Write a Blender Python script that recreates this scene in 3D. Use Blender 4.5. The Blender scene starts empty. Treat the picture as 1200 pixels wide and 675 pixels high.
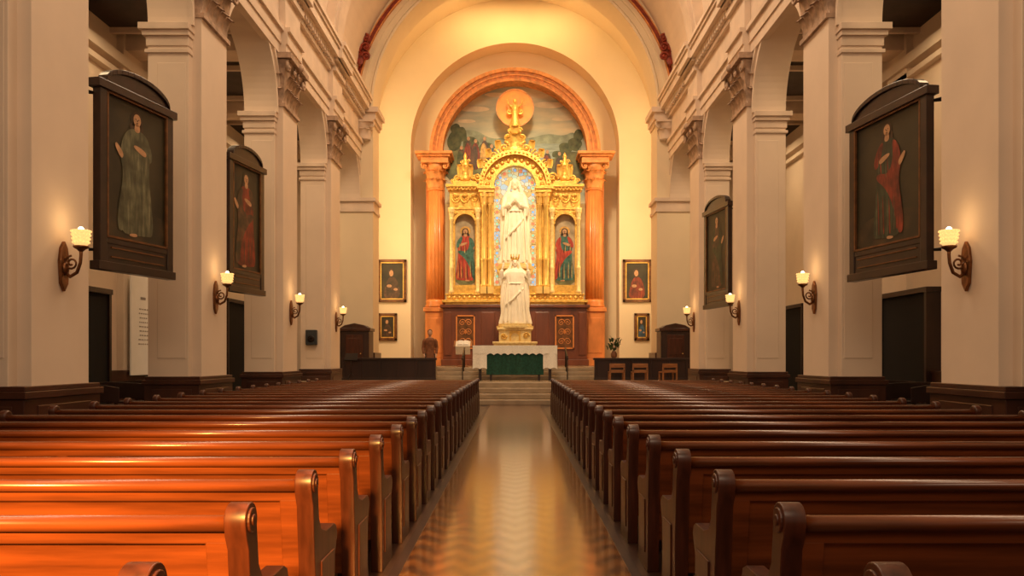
import bpy, bmesh, math, random
from mathutils import Vector, Matrix
random.seed(3)
SC=bpy.context.scene
COL=SC.collection
pi=math.pi

# ------------------------------------------------------------------ materials
def nt(name):
    m=bpy.data.materials.new(name); m.use_nodes=True
    t=m.node_tree; b=t.nodes["Principled BSDF"]
    return m,t,b
def mat(name,col,rough=.5,metal=0.,scale=4.,amt=.15,bump=0.,stretch=(1,1,1),emis=None,es=0.,coat=0.,bscale=None,detail=4,mixc=None,mixs=3.):
    m,t,b=nt(name)
    tc=t.nodes.new("ShaderNodeTexCoord"); mp=t.nodes.new("ShaderNodeMapping")
    mp.inputs["Scale"].default_value=stretch
    t.links.new(tc.outputs["Object"],mp.inputs["Vector"])
    n=t.nodes.new("ShaderNodeTexNoise"); n.inputs["Scale"].default_value=scale; n.inputs["Detail"].default_value=detail
    t.links.new(mp.outputs["Vector"],n.inputs["Vector"])
    r=t.nodes.new("ShaderNodeValToRGB")
    r.color_ramp.elements[0].position=.3; r.color_ramp.elements[1].position=.7
    lo=[max(0,c*(1-amt)) for c in col]+[1]; hi=[min(1,c*(1+amt)) for c in col]+[1]
    r.color_ramp.elements[0].color=lo; r.color_ramp.elements[1].color=hi
    t.links.new(n.outputs["Fac"],r.inputs["Fac"])
    out=r.outputs["Color"]
    if mixc:
        n3=t.nodes.new("ShaderNodeTexNoise"); n3.inputs["Scale"].default_value=mixs; n3.inputs["Detail"].default_value=5
        t.links.new(tc.outputs["Object"],n3.inputs["Vector"])
        mr=t.nodes.new("ShaderNodeMapRange"); mr.inputs["From Min"].default_value=.38; mr.inputs["From Max"].default_value=.68
        t.links.new(n3.outputs["Fac"],mr.inputs["Value"])
        mx=t.nodes.new("ShaderNodeMix"); mx.data_type='RGBA'; mx.inputs["B"].default_value=(*mixc,1)
        t.links.new(mr.outputs["Result"],mx.inputs["Factor"]); t.links.new(out,mx.inputs["A"]); out=mx.outputs["Result"]
    t.links.new(out,b.inputs["Base Color"])
    b.inputs["Roughness"].default_value=rough; b.inputs["Metallic"].default_value=metal
    if coat: b.inputs["Coat Weight"].default_value=coat; b.inputs["Coat Roughness"].default_value=.15
    if bump:
        n2=t.nodes.new("ShaderNodeTexNoise"); n2.inputs["Scale"].default_value=bscale or scale*3
        t.links.new(mp.outputs["Vector"],n2.inputs["Vector"])
        bp=t.nodes.new("ShaderNodeBump"); bp.inputs["Strength"].default_value=bump; bp.inputs["Distance"].default_value=.03
        t.links.new(n2.outputs["Fac"],bp.inputs["Height"]); t.links.new(bp.outputs["Normal"],b.inputs["Normal"])
    if emis:
        b.inputs["Emission Color"].default_value=(*emis,1); b.inputs["Emission Strength"].default_value=es
    return m
M={}
M['plaster']=mat('cream_plaster',(.79,.645,.51),.75,scale=.7,amt=.06)
M['plaster_warm']=mat('warm_plaster',(.84,.70,.49),.75,scale=.5,amt=.05)
M['trim']=mat('trim_plaster',(.75,.60,.47),.7,scale=1.5,amt=.1)
M['capital']=mat('capital_stone',(.45,.31,.22),.65,scale=6,amt=.3,bump=.3)
M['wood_dark']=mat('dark_wood',(.026,.010,.007),.4,scale=2,amt=.5,stretch=(1,1,.2),coat=.15)
M['plinth']=mat('plinth_wood',(.055,.018,.010),.35,scale=2,amt=.4,stretch=(1,1,.25),coat=.2)
M['redwood']=mat('red_brown_carved_wood',(.15,.04,.016),.35,scale=2,amt=.4,stretch=(1,1,.25),coat=.3)
M['pew']=mat('pew_wood',(.130,.033,.009),.27,scale=2.2,amt=.55,stretch=(.5,7,7),coat=.2,detail=6)
M['pew_end']=mat('pew_end_wood',(.062,.016,.007),.36,scale=3,amt=.45,stretch=(7,7,.7),coat=.12)
M['kneel']=mat('kneeler_pad',(.02,.01,.008),.6,scale=5,amt=.3)
M['gold']=mat('gilded_gold',(.90,.51,.12),.36,.5,scale=7,amt=.28,bump=.5,bscale=22)
M['gold_smooth']=mat('polished_gold',(.94,.60,.18),.3,.45,scale=4,amt=.15)
M['gold_pale']=mat('pale_gold',(.96,.70,.32),.42,.2,scale=9,amt=.18,bump=.3)
M['orange']=mat('orange_marble',(.70,.24,.062),.4,scale=1.6,amt=.28,coat=.15,stretch=(1,1,.5))
M['orange_trim']=mat('orange_stone',(.74,.30,.088),.5,scale=5,amt=.28,bump=.35)
M['red']=mat('red_paint',(.24,.03,.012),.5,scale=6,amt=.4)
M['marble']=mat('white_marble',(.95,.88,.73),.45,scale=3,amt=.04)
M['white']=mat('white_cloth',(.88,.83,.72),.8,scale=30,amt=.12,bump=.3)
M['green']=mat('green_cloth',(.006,.055,.032),.8,scale=14,amt=.4)
M['step']=mat('step_stone',(.38,.29,.19),.25,scale=2,amt=.2)
M['iron']=mat('dark_iron',(.03,.022,.018),.4,.7)
M['bronze']=mat('bronze',(.20,.085,.035),.35,.8,scale=12,amt=.4)
M['frame']=mat('painting_frame_wood',(.020,.007,.0045),.32,scale=3,amt=.5,coat=.3)
M['frame2']=mat('gilt_brown_frame',(.16,.066,.022),.4,.3,scale=6,amt=.4)
M['black']=mat('dark_opening',(.004,.003,.003),.9)
M['ceil']=mat('aisle_ceiling_wood',(.04,.024,.018),.6,scale=2,amt=.4)
BG=(.024,.020,.009)
M['c_bg']=mat('canvas_dark',BG,.5,scale=1.1,amt=.8,mixc=(.046,.036,.014),mixs=1.2)
M['c_ground']=mat('canvas_ground',(.050,.033,.014),.55,scale=2.5,amt=.6,mixc=BG,mixs=2.)
M['c_grey']=mat('canvas_grey_green',(.145,.145,.082),.55,scale=5,amt=.6,stretch=(3,1,.5),mixc=(.045,.045,.024))
M['c_greyl']=mat('canvas_grey_light',(.21,.20,.12),.55,scale=5,amt=.5,stretch=(3,1,.5),mixc=(.08,.08,.045))
M['c_dgreen']=mat('canvas_dark_green',(.045,.062,.032),.55,scale=5,amt=.6,stretch=(3,1,.5),mixc=BG)
M['c_dred']=mat('canvas_dark_red',(.28,.042,.018),.55,scale=6,amt=.5,stretch=(3,1,.5),mixc=(.07,.016,.008))
M['c_red']=mat('canvas_red',(.42,.05,.03),.5,scale=6,amt=.5,stretch=(3,1,.5))
M['c_blue']=mat('canvas_blue',(.05,.10,.16),.5,scale=6,amt=.5)
M['c_skin']=mat('canvas_skin',(.52,.29,.15),.5,scale=8,amt=.25)
M['c_hair']=mat('canvas_hair',(.05,.027,.013),.5,scale=8,amt=.4)
M['c_yellow']=mat('canvas_yellow',(.58,.33,.08),.5,scale=6,amt=.4)
M['c_teal']=mat('canvas_teal',(.05,.15,.12),.5,scale=6,amt=.5)
M['c_brown']=mat('canvas_brown',(.11,.05,.024),.5,scale=5,amt=.5,mixc=BG)
M['c_hill']=mat('canvas_hill',(.17,.19,.085),.6,scale=3,amt=.5,mixc=(.10,.10,.05),mixs=2.)
M['c_tree']=mat('canvas_tree',(.06,.085,.035),.6,scale=5,amt=.6,mixc=(.13,.14,.06),mixs=4.)
M['c_hill2']=mat('canvas_hill_blue',(.27,.32,.23),.6,scale=3,amt=.3)
M['c_water']=mat('canvas_water',(.32,.40,.35),.6,scale=3,amt=.25,stretch=(.5,1,4))
M['c_cloud']=mat('canvas_cloud',(.74,.63,.43),.6,scale=2,amt=.12)
M['c_niche']=mat('niche_backdrop',(.40,.32,.21),.6,scale=2,amt=.4)
M['sun_disc']=mat('sun_disc_glow_paint',(.86,.31,.04),.5,scale=3,amt=.2,emis=(1,.38,.05),es=.12)  # orange paint plus a faint added glow; the disc is no lamp
M['paper']=mat('notice_paper',(.93,.92,.88),.7,scale=3,amt=.03)
M['ink']=mat('notice_ink',(.30,.27,.24),.7)
M['speaker']=mat('speaker_grey',(.03,.035,.04),.5,scale=40,amt=.4)
M['shade']=mat('lit_glass_shade',(.8,.5,.22),.4,scale=30,amt=.5,emis=(1,.55,.18),es=1.1)
M['bulb']=mat('lamp_bulb',(1,.9,.7),.4,emis=(1,.8,.5),es=6.)
M['skin']=mat('skin',(.60,.36,.24),.6)
M['hair']=mat('hair_dark',(.03,.015,.01),.6)
M['shirt']=mat('brown_coat',(.22,.085,.036),.8,scale=10,amt=.3)
M['trouser']=mat('dark_trousers',(.03,.025,.022),.8)
M['chair']=mat('chair_wood',(.34,.14,.05),.4,scale=4,amt=.3,stretch=(1,1,4))
M['leafg']=mat('plant_leaf',(.03,.07,.02),.6,scale=8,amt=.4)
M['flower']=mat('flower_petals',(.75,.55,.40),.6,scale=8,amt=.3)
M['pot']=mat('pot_ceramic',(.20,.08,.04),.4)
M['glassred']=mat('glass_red',(.5,.1,.05),.3,emis=(.95,.30,.15),es=.7)
M['glassblue']=mat('glass_blue',(.1,.25,.5),.3,emis=(.36,.58,.85),es=.75)
M['glassgreen']=mat('glass_green',(.15,.35,.2),.3,emis=(.45,.75,.5),es=.7)
def lun_mat():
    m,t,b=nt('lunette_sky_paint')
    tc=t.nodes.new("ShaderNodeTexCoord"); n=t.nodes.new("ShaderNodeTexNoise")
    mp=t.nodes.new("ShaderNodeMapping"); mp.inputs["Scale"].default_value=(.35,1,1.3)
    t.links.new(tc.outputs["Object"],mp.inputs["Vector"]); t.links.new(mp.outputs["Vector"],n.inputs["Vector"])
    n.inputs["Scale"].default_value=1.1; n.inputs["Detail"].default_value=5
    r=t.nodes.new("ShaderNodeValToRGB"); e=r.color_ramp.elements
    e[0].position=.35; e[0].color=(.34,.40,.33,1); e[1].position=.65; e[1].color=(.72,.62,.41,1)
    t.links.new(n.outputs["Fac"],r.inputs["Fac"]); t.links.new(r.outputs["Color"],b.inputs["Base Color"])
    b.inputs["Roughness"].default_value=.6
    return m
M['lunette']=lun_mat()
def glass_mat():
    m,t,b=nt('stained_glass_backlit')
    tc=t.nodes.new("ShaderNodeTexCoord"); v=t.nodes.new("ShaderNodeTexVoronoi"); v.inputs["Scale"].default_value=4.5
    t.links.new(tc.outputs["Object"],v.inputs["Vector"])
    sep=t.nodes.new("ShaderNodeSeparateColor"); t.links.new(v.outputs["Color"],sep.inputs["Color"])
    r=t.nodes.new("ShaderNodeValToRGB"); r.color_ramp.interpolation='CONSTANT'
    e=r.color_ramp.elements; e[0].position=0; e[0].color=(1,.66,.22,1); e[1].position=.25; e[1].color=(1,.80,.40,1)
    for p,c in ((.48,(.95,.88,.62,1)),(.62,(.60,.76,.80,1)),(.76,(1,.66,.28,1)),(.88,(.66,.80,.55,1)),(.95,(.5,.68,.85,1))):
        k=e.new(p); k.color=c
    t.links.new(sep.outputs["Red"],r.inputs["Fac"])
    v2=t.nodes.new("ShaderNodeTexVoronoi"); v2.feature='DISTANCE_TO_EDGE'; v2.inputs["Scale"].default_value=4.5
    t.links.new(tc.outputs["Object"],v2.inputs["Vector"])
    g=t.nodes.new("ShaderNodeMath"); g.operation='GREATER_THAN'; g.inputs[1].default_value=.03
    t.links.new(v2.outputs["Distance"],g.inputs[0])
    mx=t.nodes.new("ShaderNodeMix"); mx.data_type='RGBA'; mx.inputs["A"].default_value=(.5,.27,.06,1)
    t.links.new(g.outputs[0],mx.inputs["Factor"]); t.links.new(r.outputs["Color"],mx.inputs["B"])
    dk=t.nodes.new("ShaderNodeMix"); dk.data_type='RGBA'; dk.blend_type='MULTIPLY'; dk.inputs["Factor"].default_value=1; dk.inputs["B"].default_value=(.18,.18,.18,1)
    t.links.new(mx.outputs["Result"],dk.inputs["A"])
    t.links.new(dk.outputs["Result"],b.inputs["Base Color"]); t.links.new(mx.outputs["Result"],b.inputs["Emission Color"])
    b.inputs["Emission Strength"].default_value=.72; b.inputs["Roughness"].default_value=.5
    return m
M['glass']=glass_mat()
def tile_mat(name,c1,c2,p,q,rough):
    m,t,b=nt(name)
    N=t.nodes.new; L=t.links.new
    tc=N("ShaderNodeTexCoord"); sp=N("ShaderNodeSeparateXYZ"); L(tc.outputs["Object"],sp.inputs[0])
    def mth(op,a,bb=None):
        n=N("ShaderNodeMath"); n.operation=op
        for i,x in enumerate((a,bb)):
            if x is None: continue
            if isinstance(x,(int,float)): n.inputs[i].default_value=x
            else: L(x,n.inputs[i])
        return n.outputs[0]
    fx=mth('FRACT',mth('DIVIDE',mth('ADD',sp.outputs["X"],100*q),q))
    tri=mth('ABSOLUTE',mth('SUBTRACT',fx,.5))
    v=mth('ADD',mth('DIVIDE',mth('ADD',sp.outputs["Y"],100*p),p),mth('MULTIPLY',tri,1.3))
    fr=mth('FRACT',v)
    soft=mth('ADD',mth('MULTIPLY',mth('SUBTRACT',mth('ABSOLUTE',mth('SUBTRACT',fr,.5)),.25),4),.5)
    n=N("ShaderNodeClamp"); L(soft,n.inputs[0]); st=n.outputs[0]
    mx=N("ShaderNodeMix"); mx.data_type='RGBA'; mx.inputs["A"].default_value=(*c1,1); mx.inputs["B"].default_value=(*c2,1)
    L(st,mx.inputs["Factor"])
    no=N("ShaderNodeTexNoise"); no.inputs["Scale"].default_value=5; no.inputs["Detail"].default_value=7; L(tc.outputs["Object"],no.inputs["Vector"])
    mm=N("ShaderNodeMix"); mm.data_type='RGBA'; mm.blend_type='MULTIPLY'; mm.inputs["Factor"].default_value=.75
    L(mx.outputs["Result"],mm.inputs["A"]); L(no.outputs["Fac"],mm.inputs["B"])
    L(mm.outputs["Result"],b.inputs["Base Color"])
    rr=N("ShaderNodeMapRange"); rr.inputs["To Min"].default_value=rough; rr.inputs["To Max"].default_value=rough*1.3
    L(st,rr.inputs["Value"]); L(rr.outputs["Result"],b.inputs["Roughness"])
    b.inputs["Coat Weight"].default_value=.9; b.inputs["Coat Roughness"].default_value=.13
    return m
M['aisle']=tile_mat('chevron_parquet',(.36,.145,.048),(.13,.045,.015),.34,.30,.2)
M['floor']=mat('dark_stone_floor',(.05,.024,.016),.3,scale=1.5,amt=.4)
M['border']=mat('aisle_border',(.035,.014,.009),.35,scale=3,amt=.3)

# ------------------------------------------------------------------ mesh builder
class MB:
    def __init__(s,sg=1): s.v=[];s.f=[];s.m=[];s.s=[];s.sg=sg
    def add(s,vs,fs,mi=0,sm=False):
        o=len(s.v); s.v+= [(x*s.sg,y,z) for x,y,z in vs]
        for f in fs: s.f.append([i+o for i in f]); s.m.append(mi); s.s.append(sm)
        return s
    def box(s,x0,x1,y0,y1,z0,z1,mi=0):
        return s.add([(x,y,z) for z in (z0,z1) for y in (y0,y1) for x in (x0,x1)],
          [(0,1,3,2),(4,6,7,5),(0,4,5,1),(2,3,7,6),(0,2,6,4),(1,5,7,3)],mi)
    def prism(s,pts,a,b,ax='y',mi=0,sm=False):
        n=len(pts)
        def P(p,w):
            return (p[0],w,p[1]) if ax=='y' else ((w,p[0],p[1]) if ax=='x' else (p[0],p[1],w))
        vs=[P(p,a) for p in pts]+[P(p,b) for p in pts]
        s.add(vs,[list(range(n)),list(range(2*n-1,n-1,-1))],mi)
        o=len(s.v)-2*n
        for i in range(n):
            j=(i+1)%n; s.f.append([o+i,o+j,o+n+j,o+n+i]); s.m.append(mi); s.s.append(sm)
        return s
    def face(s,pts,y,mi=0):
        return s.add([(p[0],y,p[1]) for p in pts],[list(range(len(pts)))],mi)
    def lathe(s,pr,cx=0,cy=0,n=16,mi=0,sx=1,sy=1,fold=0,nf=0,sm=True):
        vs=[];fs=[]
        for k,(r,z) in enumerate(pr):
            for i in range(n):
                a=2*pi*i/n; rr=r*(1+fold*math.sin(nf*a))
                vs.append((cx+rr*sx*math.cos(a),cy+rr*sy*math.sin(a),z))
        for k in range(len(pr)-1):
            for i in range(n):
                j=(i+1)%n; fs.append((k*n+i,k*n+j,(k+1)*n+j,(k+1)*n+i))
        fs.append(list(range(n))[::-1]); fs.append([(len(pr)-1)*n+i for i in range(n)])
        return s.add(vs,fs,mi,sm)
    def tube(s,pts,rad,n=8,mi=0,cap=True):
        P=[Vector(p) for p in pts]; vs=[];fs=[]
        if not hasattr(rad,'__len__'): rad=[rad]*len(P)
        ref=Vector((0,1,0))
        for k,p in enumerate(P):
            d=(P[min(k+1,len(P)-1)]-P[max(k-1,0)]).normalized()
            r0=ref if abs(d.dot(ref))<.95 else Vector((1,0,0))
            u=d.cross(r0).normalized(); w=d.cross(u)
            for i in range(n):
                a=2*pi*i/n; q=p+(u*math.cos(a)+w*math.sin(a))*rad[k]; vs.append(tuple(q))
        for k in range(len(P)-1):
            for i in range(n):
                j=(i+1)%n; fs.append((k*n+i,k*n+j,(k+1)*n+j,(k+1)*n+i))
        if cap: fs.append(list(range(n))); fs.append([(len(P)-1)*n+i for i in range(n)])
        return s.add(vs,fs,mi,True)
    def ball(s,c,rx,ry=None,rz=None,n=12,m=8,mi=0):
        ry=ry or rx; rz=rz or rx
        vs=[(c[0],c[1],c[2]-rz)];fs=[]
        for k in range(1,m):
            a=-pi/2+pi*k/m
            for i in range(n):
                b=2*pi*i/n; vs.append((c[0]+rx*math.cos(a)*math.cos(b),c[1]+ry*math.cos(a)*math.sin(b),c[2]+rz*math.sin(a)))
        vs.append((c[0],c[1],c[2]+rz))
        for i in range(n): fs.append((0,1+(i+1)%n,1+i))
        for k in range(m-2):
            for i in range(n):
                j=(i+1)%n; a=1+k*n; fs.append((a+i,a+j,a+n+j,a+n+i))
        a=1+(m-2)*n; e=len(vs)-1
        for i in range(n): fs.append((a+i,a+(i+1)%n,e))
        return s.add(vs,fs,mi,True)
    def ring(s,cu,cz,r0,r1,w0,w1,a0=0,a1=pi,n=48,ax='y',mi=0):
        vs=[];fs=[]
        def P(u,z,w): return (u,w,z) if ax=='y' else (w,u,z)
        for k in range(n+1):
            a=a0+(a1-a0)*k/n; c,q=math.cos(a),math.sin(a)
            vs+=[P(cu+r0*c,cz+r0*q,w0),P(cu+r1*c,cz+r1*q,w0),P(cu+r1*c,cz+r1*q,w1),P(cu+r0*c,cz+r0*q,w1)]
        for k in range(n):
            o=4*k
            for i in range(4):
                j=(i+1)%4; fs.append((o+i,o+j,o+4+j,o+4+i))
        fs.append((0,1,2,3)); fs.append((4*n,4*n+1,4*n+2,4*n+3))
        return s.add(vs,fs,mi)
    def archpanel(s,u0,u1,zb,zt,uc,r,zs,w0,w1,ax='y',mi=0,n=40,jamb=True):
        arc=[(uc+r*math.cos(pi-pi*k/n),zs+r*math.sin(pi*k/n)) for k in range(n+1)]
        P=lambda u,z,w:(u,w,z) if ax=='y' else (w,u,z)
        vs=[];fs=[]
        for k in range(n+1):
            u,z=arc[k]; vs+=[P(u,z,w0),P(u,zt,w0),P(u,zt,w1),P(u,z,w1)]
        for k in range(n):
            o=4*k
            for i in range(4): j=(i+1)%4; fs.append((o+i,o+j,o+4+j,o+4+i))
        s.add(vs,fs,mi)
        b=zb if jamb else zs
        def bx(a,c):
            if c-a<1e-4: return
            vv=[P(u,z,w) for w in (w0,w1) for z in (b,zt) for u in (a,c)]
            s.add(vv,[(0,1,3,2),(4,6,7,5),(0,4,5,1),(2,3,7,6),(0,2,6,4),(1,5,7,3)],mi)
        bx(u0,uc-r); bx(uc+r,u1)
        return s
    def leaf(s,base,out,w,h,curl,mi=0,nu=4,nv=7):
        b=Vector(base); o=Vector(out).normalized(); up=Vector((0,0,1)); sd=o.cross(up)
        vs=[];fs=[]
        for j in range(nv):
            t=j/(nv-1)
            hz=h*(t if t<.75 else .75+.25*math.sin((t-.75)/.25*pi)*.5)
            oo=curl*(t**3)+.02
            ww=w*.5*(.75+.45*math.sin(t*pi))*(1 if t<.85 else .6)
            for i in range(nu+1):
                q=(i/nu-.5)*2
                p=b+up*hz+o*(oo-.25*w*q*q*.5)+sd*(q*ww)
                vs.append(tuple(p))
        for j in range(nv-1):
            for i in range(nu):
                a=j*(nu+1)+i; fs.append((a,a+1,a+nu+2,a+nu+1))
        return s.add(vs,fs,mi,True)
    def scroll(s,c,r,turns=1.6,d=1,a0=0,tr=.03,y=None,mi=0,plane='xz',n=26):
        pts=[];rad=[]
        for k in range(n+1):
            t=k/n; a=a0+d*turns*2*pi*t; rr=r*(1-.85*t)
            dx=rr*math.cos(a);dz=rr*math.sin(a)
            pts.append((c[0]+dx,c[1],c[2]+dz) if plane=='xz' else (c[0],c[1]+dx,c[2]+dz)); rad.append(tr*(1-.4*t))
        s.tube(pts,rad,6,mi); return s.ball(pts[-1],tr*1.5,n=8,m=6,mi=mi)
    def obj(s,name,mats,parent=None,loc=(0,0,0),bevel=0,remesh=0,kind=None,label=None,doubles=False,rotz=0,seg=2):
        me=bpy.data.meshes.new(name); me.from_pydata(s.v,[],s.f)
        if not isinstance(mats,(list,tuple)): mats=[mats]
        for m in mats: me.materials.append(M[m])
        for p,mi,sm in zip(me.polygons,s.m,s.s): p.material_index=mi; p.use_smooth=sm
        bm=bmesh.new(); bm.from_mesh(me)
        if doubles: bmesh.ops.remove_doubles(bm,verts=bm.verts,dist=1e-4)
        bmesh.ops.recalc_face_normals(bm,faces=bm.faces); bm.to_mesh(me); bm.free()
        o=bpy.data.objects.new(name,me); COL.objects.link(o); o.location=loc; o.rotation_euler[2]=rotz
        if parent: o.parent=parent
        if bevel:
            b=o.modifiers.new('bevel','BEVEL'); b.width=bevel; b.segments=seg; b.limit_method='ANGLE'; b.angle_limit=.7
        if remesh:
            r=o.modifiers.new('remesh','REMESH'); r.mode='VOXEL'; r.voxel_size=remesh; r.use_smooth_shade=True
            q=o.modifiers.new('smooth','SMOOTH'); q.iterations=2; q.factor=.5
        if kind: o["kind"]=kind
        if label: o["label"]=label
        return o
def thing(name,label,cat,loc=(0,0,0),rotz=0,group=None):
    e=bpy.data.objects.new(name,None); COL.objects.link(e); e.location=loc; e.rotation_euler[2]=rotz
    e.empty_display_size=.2; e["label"]=label; e["category"]=cat
    if group: e["group"]=group
    return e
def tag(o,label,cat,group=None):
    o["label"]=label; o["category"]=cat
    if group: o["group"]=group
    return o
def copy_thing(src,loc,rotz=None,label=None):
    n=src.copy(); COL.objects.link(n); n.location=loc
    if rotz is not None: n.rotation_euler[2]=rotz
    if label: n["label"]=label
    done=set()
    def rec(a,b):
        for c in list(a.children):
            if c.name in done: continue
            k=c.copy(); COL.objects.link(k); k.parent=b; done.add(k.name); rec(c,k)
    rec(src,n)
    return n

# ------------------------------------------------------------------ room shell
PY=[5.85,11.9,17.95,24.0,30.05]
XO=7.7
b=MB().box(-11.8,11.8,-4,41.5,-.3,0); b.obj('floor',['floor'],kind='structure')
b=MB().box(-.80,.80,-4,25.9,0.0,.006); b.obj('floor_aisle',['aisle'],kind='structure')
for sg,nm in ((-1,'left'),(1,'right')):
    MB(sg).box(.80,.87,-4,25.0,0,.012).obj('trim_aisle_border_'+nm,['border'],kind='structure')
    w=MB(sg)
    ys=PY+[36.1]
    w.box(6.85,XO,-4,PY[0]-.95,0,13.2)
    for i in range(5):
        y0=ys[i]; y1=ys[i+1]; 
        e=y1-.95 if i<4 else 35.3
        g0=y0+.95; r=(e-g0)/2
        w.archpanel(y0 if i else PY[0]-.95,y1 if i<4 else 35.3,8.5,13.2,(g0+e)/2,r,8.5,6.85,XO,'x',jamb=False)
        for (a,c,d) in ((0,.1,.10),(.1,.32,.06),(.32,.42,.12)):
            w.ring((g0+e)/2,8.5,r+a,r+c,6.85-d,6.86,ax='x',n=40)
    w.obj('wall_'+nm,['plaster'],kind='structure')
    t=MB(sg)
    prof=[(10.2,10.5,6.72),(10.5,10.85,6.68),(10.85,10.98,6.60),(10.98,11.9,6.74),(11.9,12.05,6.62),(12.2,12.3,6.48),(12.3,12.62,6.32),(12.62,12.74,6.26),(12.74,12.88,6.20)]
    for z0,z1,x in prof: t.box(x,6.9,-4,35.4,z0,z1)
    t.box(6.6,6.9,-4,35.4,12.05,12.2)
    for y in PY:
        for z0,z1,x in prof[:5]: t.box(x-.17,6.9,y-.8,y+.8,z0,z1)
        for z0,z1,x in prof[5:]: t.box(x-.12,6.9,y-.95,y+.95,z0,z1)
    y=3.
    while y<35.2:
        t.box(6.48,6.62,y,y+.14,12.05,12.2); y+=.28
    t.obj('trim_entablature_'+nm,['trim'],kind='structure')
    o=MB(sg).box(11.5,11.8,-4,41.5,0,11)
    for y in PY: 
        o.box(11.3,11.5,y-.6,y+.6,1.1,10.9); o.box(11.22,11.5,y-.7,y+.7,8,8.5)
    o.box(11.2,11.5,-4,41.5,9.9,10.2); o.box(11.3,11.5,-4,41.5,9.6,9.75)
    o.obj('wall_outer_'+nm,['plaster'],kind='structure')
    MB(sg).box(XO-.3,11.6,38,38.3,0,11).obj('wall_aisle_end_'+nm,['plaster'],kind='structure')
    MB(sg).box(11.25,11.5,-4,41.5,0,1.1).box(11.22,11.5,-4,41.5,1.1,1.16).obj('baseboard_'+nm,['plinth'],kind='structure')
    c=MB(sg).box(6.9,11.8,-4,38.3,10.9,11.1)
    c.obj('ceiling_aisle_'+nm,['ceil'],kind='structure')
    c=MB(sg)
    for y in PY+[36.1]: c.box(XO-.1,11.5,y-.45,y+.45,10.45,10.92)
    y=2.
    while y<36: c.box(XO-.1,11.5,y,y+.14,10.75,10.92); y+=3.0
    c.obj('trim_aisle_beams_'+nm,['trim'],kind='structure')
v=MB(); n=40
def barrel(mb,R,cz,y0,y1,th=.2):
    mb.ring(0,cz,R,R+th,y0,y1,0,pi,56,'y')
barrel(v,6.95,12.85,-4,35.6); v.obj('ceiling',['plaster'],kind='structure')
v=MB()
for y in PY: v.ring(0,12.85,6.6,6.96,y-.7,y+.7,0,pi,56,'y'); v.ring(0,12.85,6.5,6.62,y-.45,y+.45,0,pi,56,'y')
v.obj('trim_vault_ribs',['trim'],kind='structure')
v=MB(); barrel(v,6.85,12.4,36.8,41.3); v.obj('ceiling_chancel',['plaster_warm'],kind='structure')
w=MB().archpanel(-XO,XO,0,20.5,0,6.2,12.4,35.4,36.9,'y',n=64)
for a,c,d in ((0,.09,.10),(.14,.2,.05),(.42,.5,.06)): w.ring(0,12.4,6.2+a,6.2+c,35.4-d,35.42,n=64)
w.obj('wall_front',['plaster_warm'],kind='structure')
t=MB()
t.ring(0,12.4,6.84,6.88,35.26,35.42,.05,pi-.05,64,mi=1); t.ring(0,12.4,6.88,7.04,35.30,35.42,.05,pi-.05,64,mi=0); t.ring(0,12.4,7.04,7.08,35.26,35.42,.05,pi-.05,64,mi=1)
t.obj('trim_painted_arch_band',['red','orange_trim'],kind='structure')
t=MB()
for sg in (-1,1):
    for (z0,z1,e) in ((7.9,8.05,.06),(8.05,8.35,.02),(8.35,8.5,.12)): t.box(sg*6.2-e if sg>0 else -XO-.02, XO+.02 if sg>0 else -6.2+e,35.4-e,36.9,z0,z1)
    for (z0,z1,e) in ((11.75,11.9,.06),(11.9,12.2,.14),(12.2,12.42,.26)): t.box(min(sg*(6.2-e),sg*XO),max(sg*(6.2-e),sg*XO),35.4-e,36.95,z0,z1)
t.obj('trim_arch_impost',['trim'],kind='structure')
for sg in (-1,1):
    MB(sg).box(6.1,XO+.05,35.28,36.95,0,1.75).obj('baseboard_arch_'+('left' if sg<0 else 'right'),['plinth'],kind='structure')
for sg,nm in ((-1,'left'),(1,'right')):
    MB(sg).box(6.85,7.2,36.9,41.3,0,13).obj('wall_chancel_'+nm,['plaster_warm'],kind='structure')
w=MB().archpanel(-7.2,7.2,0,20,0,5.14,11.94,40,41.2,'y',n=64)
w.obj('wall_back',['plaster_warm'],kind='structure')
w=MB().box(-6,6,41.2,41.4,0,18); w.obj('wall_niche',['plaster_warm'],kind='structure')
p=MB()
for i in range(4): p.box(-8,8,25.9+.36*i,27.4,.175*i,.175*(i+1))
p.box(-8,8,27.3,41.2,0,.7)
p.obj('floor_sanctuary',['step'],kind='structure',bevel=.02)
p=MB()
for i in range(3): p.box(-2.95,2.95,30.2+.36*i,31.4,.7+.15*i,.7+.15*(i+1))
p.box(-2.95,2.95,31.2,35.4,.7,1.15); p.box(-5.6,5.6,35.39,41.2,.7,1.15)
p.obj('floor_altar',['step'],kind='structure',bevel=.02)
k=1
for sg,y0,y1,zt in ((-1,20.0,22.2,3.25),(-1,31.5,34.2,3.7),(1,22.0,24.6,3.3),(1,31.5,34.2,3.5)):
    d=MB(sg).box(11.16,11.5,y0,y1,0,zt,1)
    d.box(11.1,11.5,y0-.12,y0,0,zt+.1); d.box(11.1,11.5,y1,y1+.12,0,zt+.1); d.box(11.08,11.5,y0-.15,y1+.15,zt,zt+.14)
    d.obj('door_%d'%k,['wood_dark','black'],kind='structure'); k+=1

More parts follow.
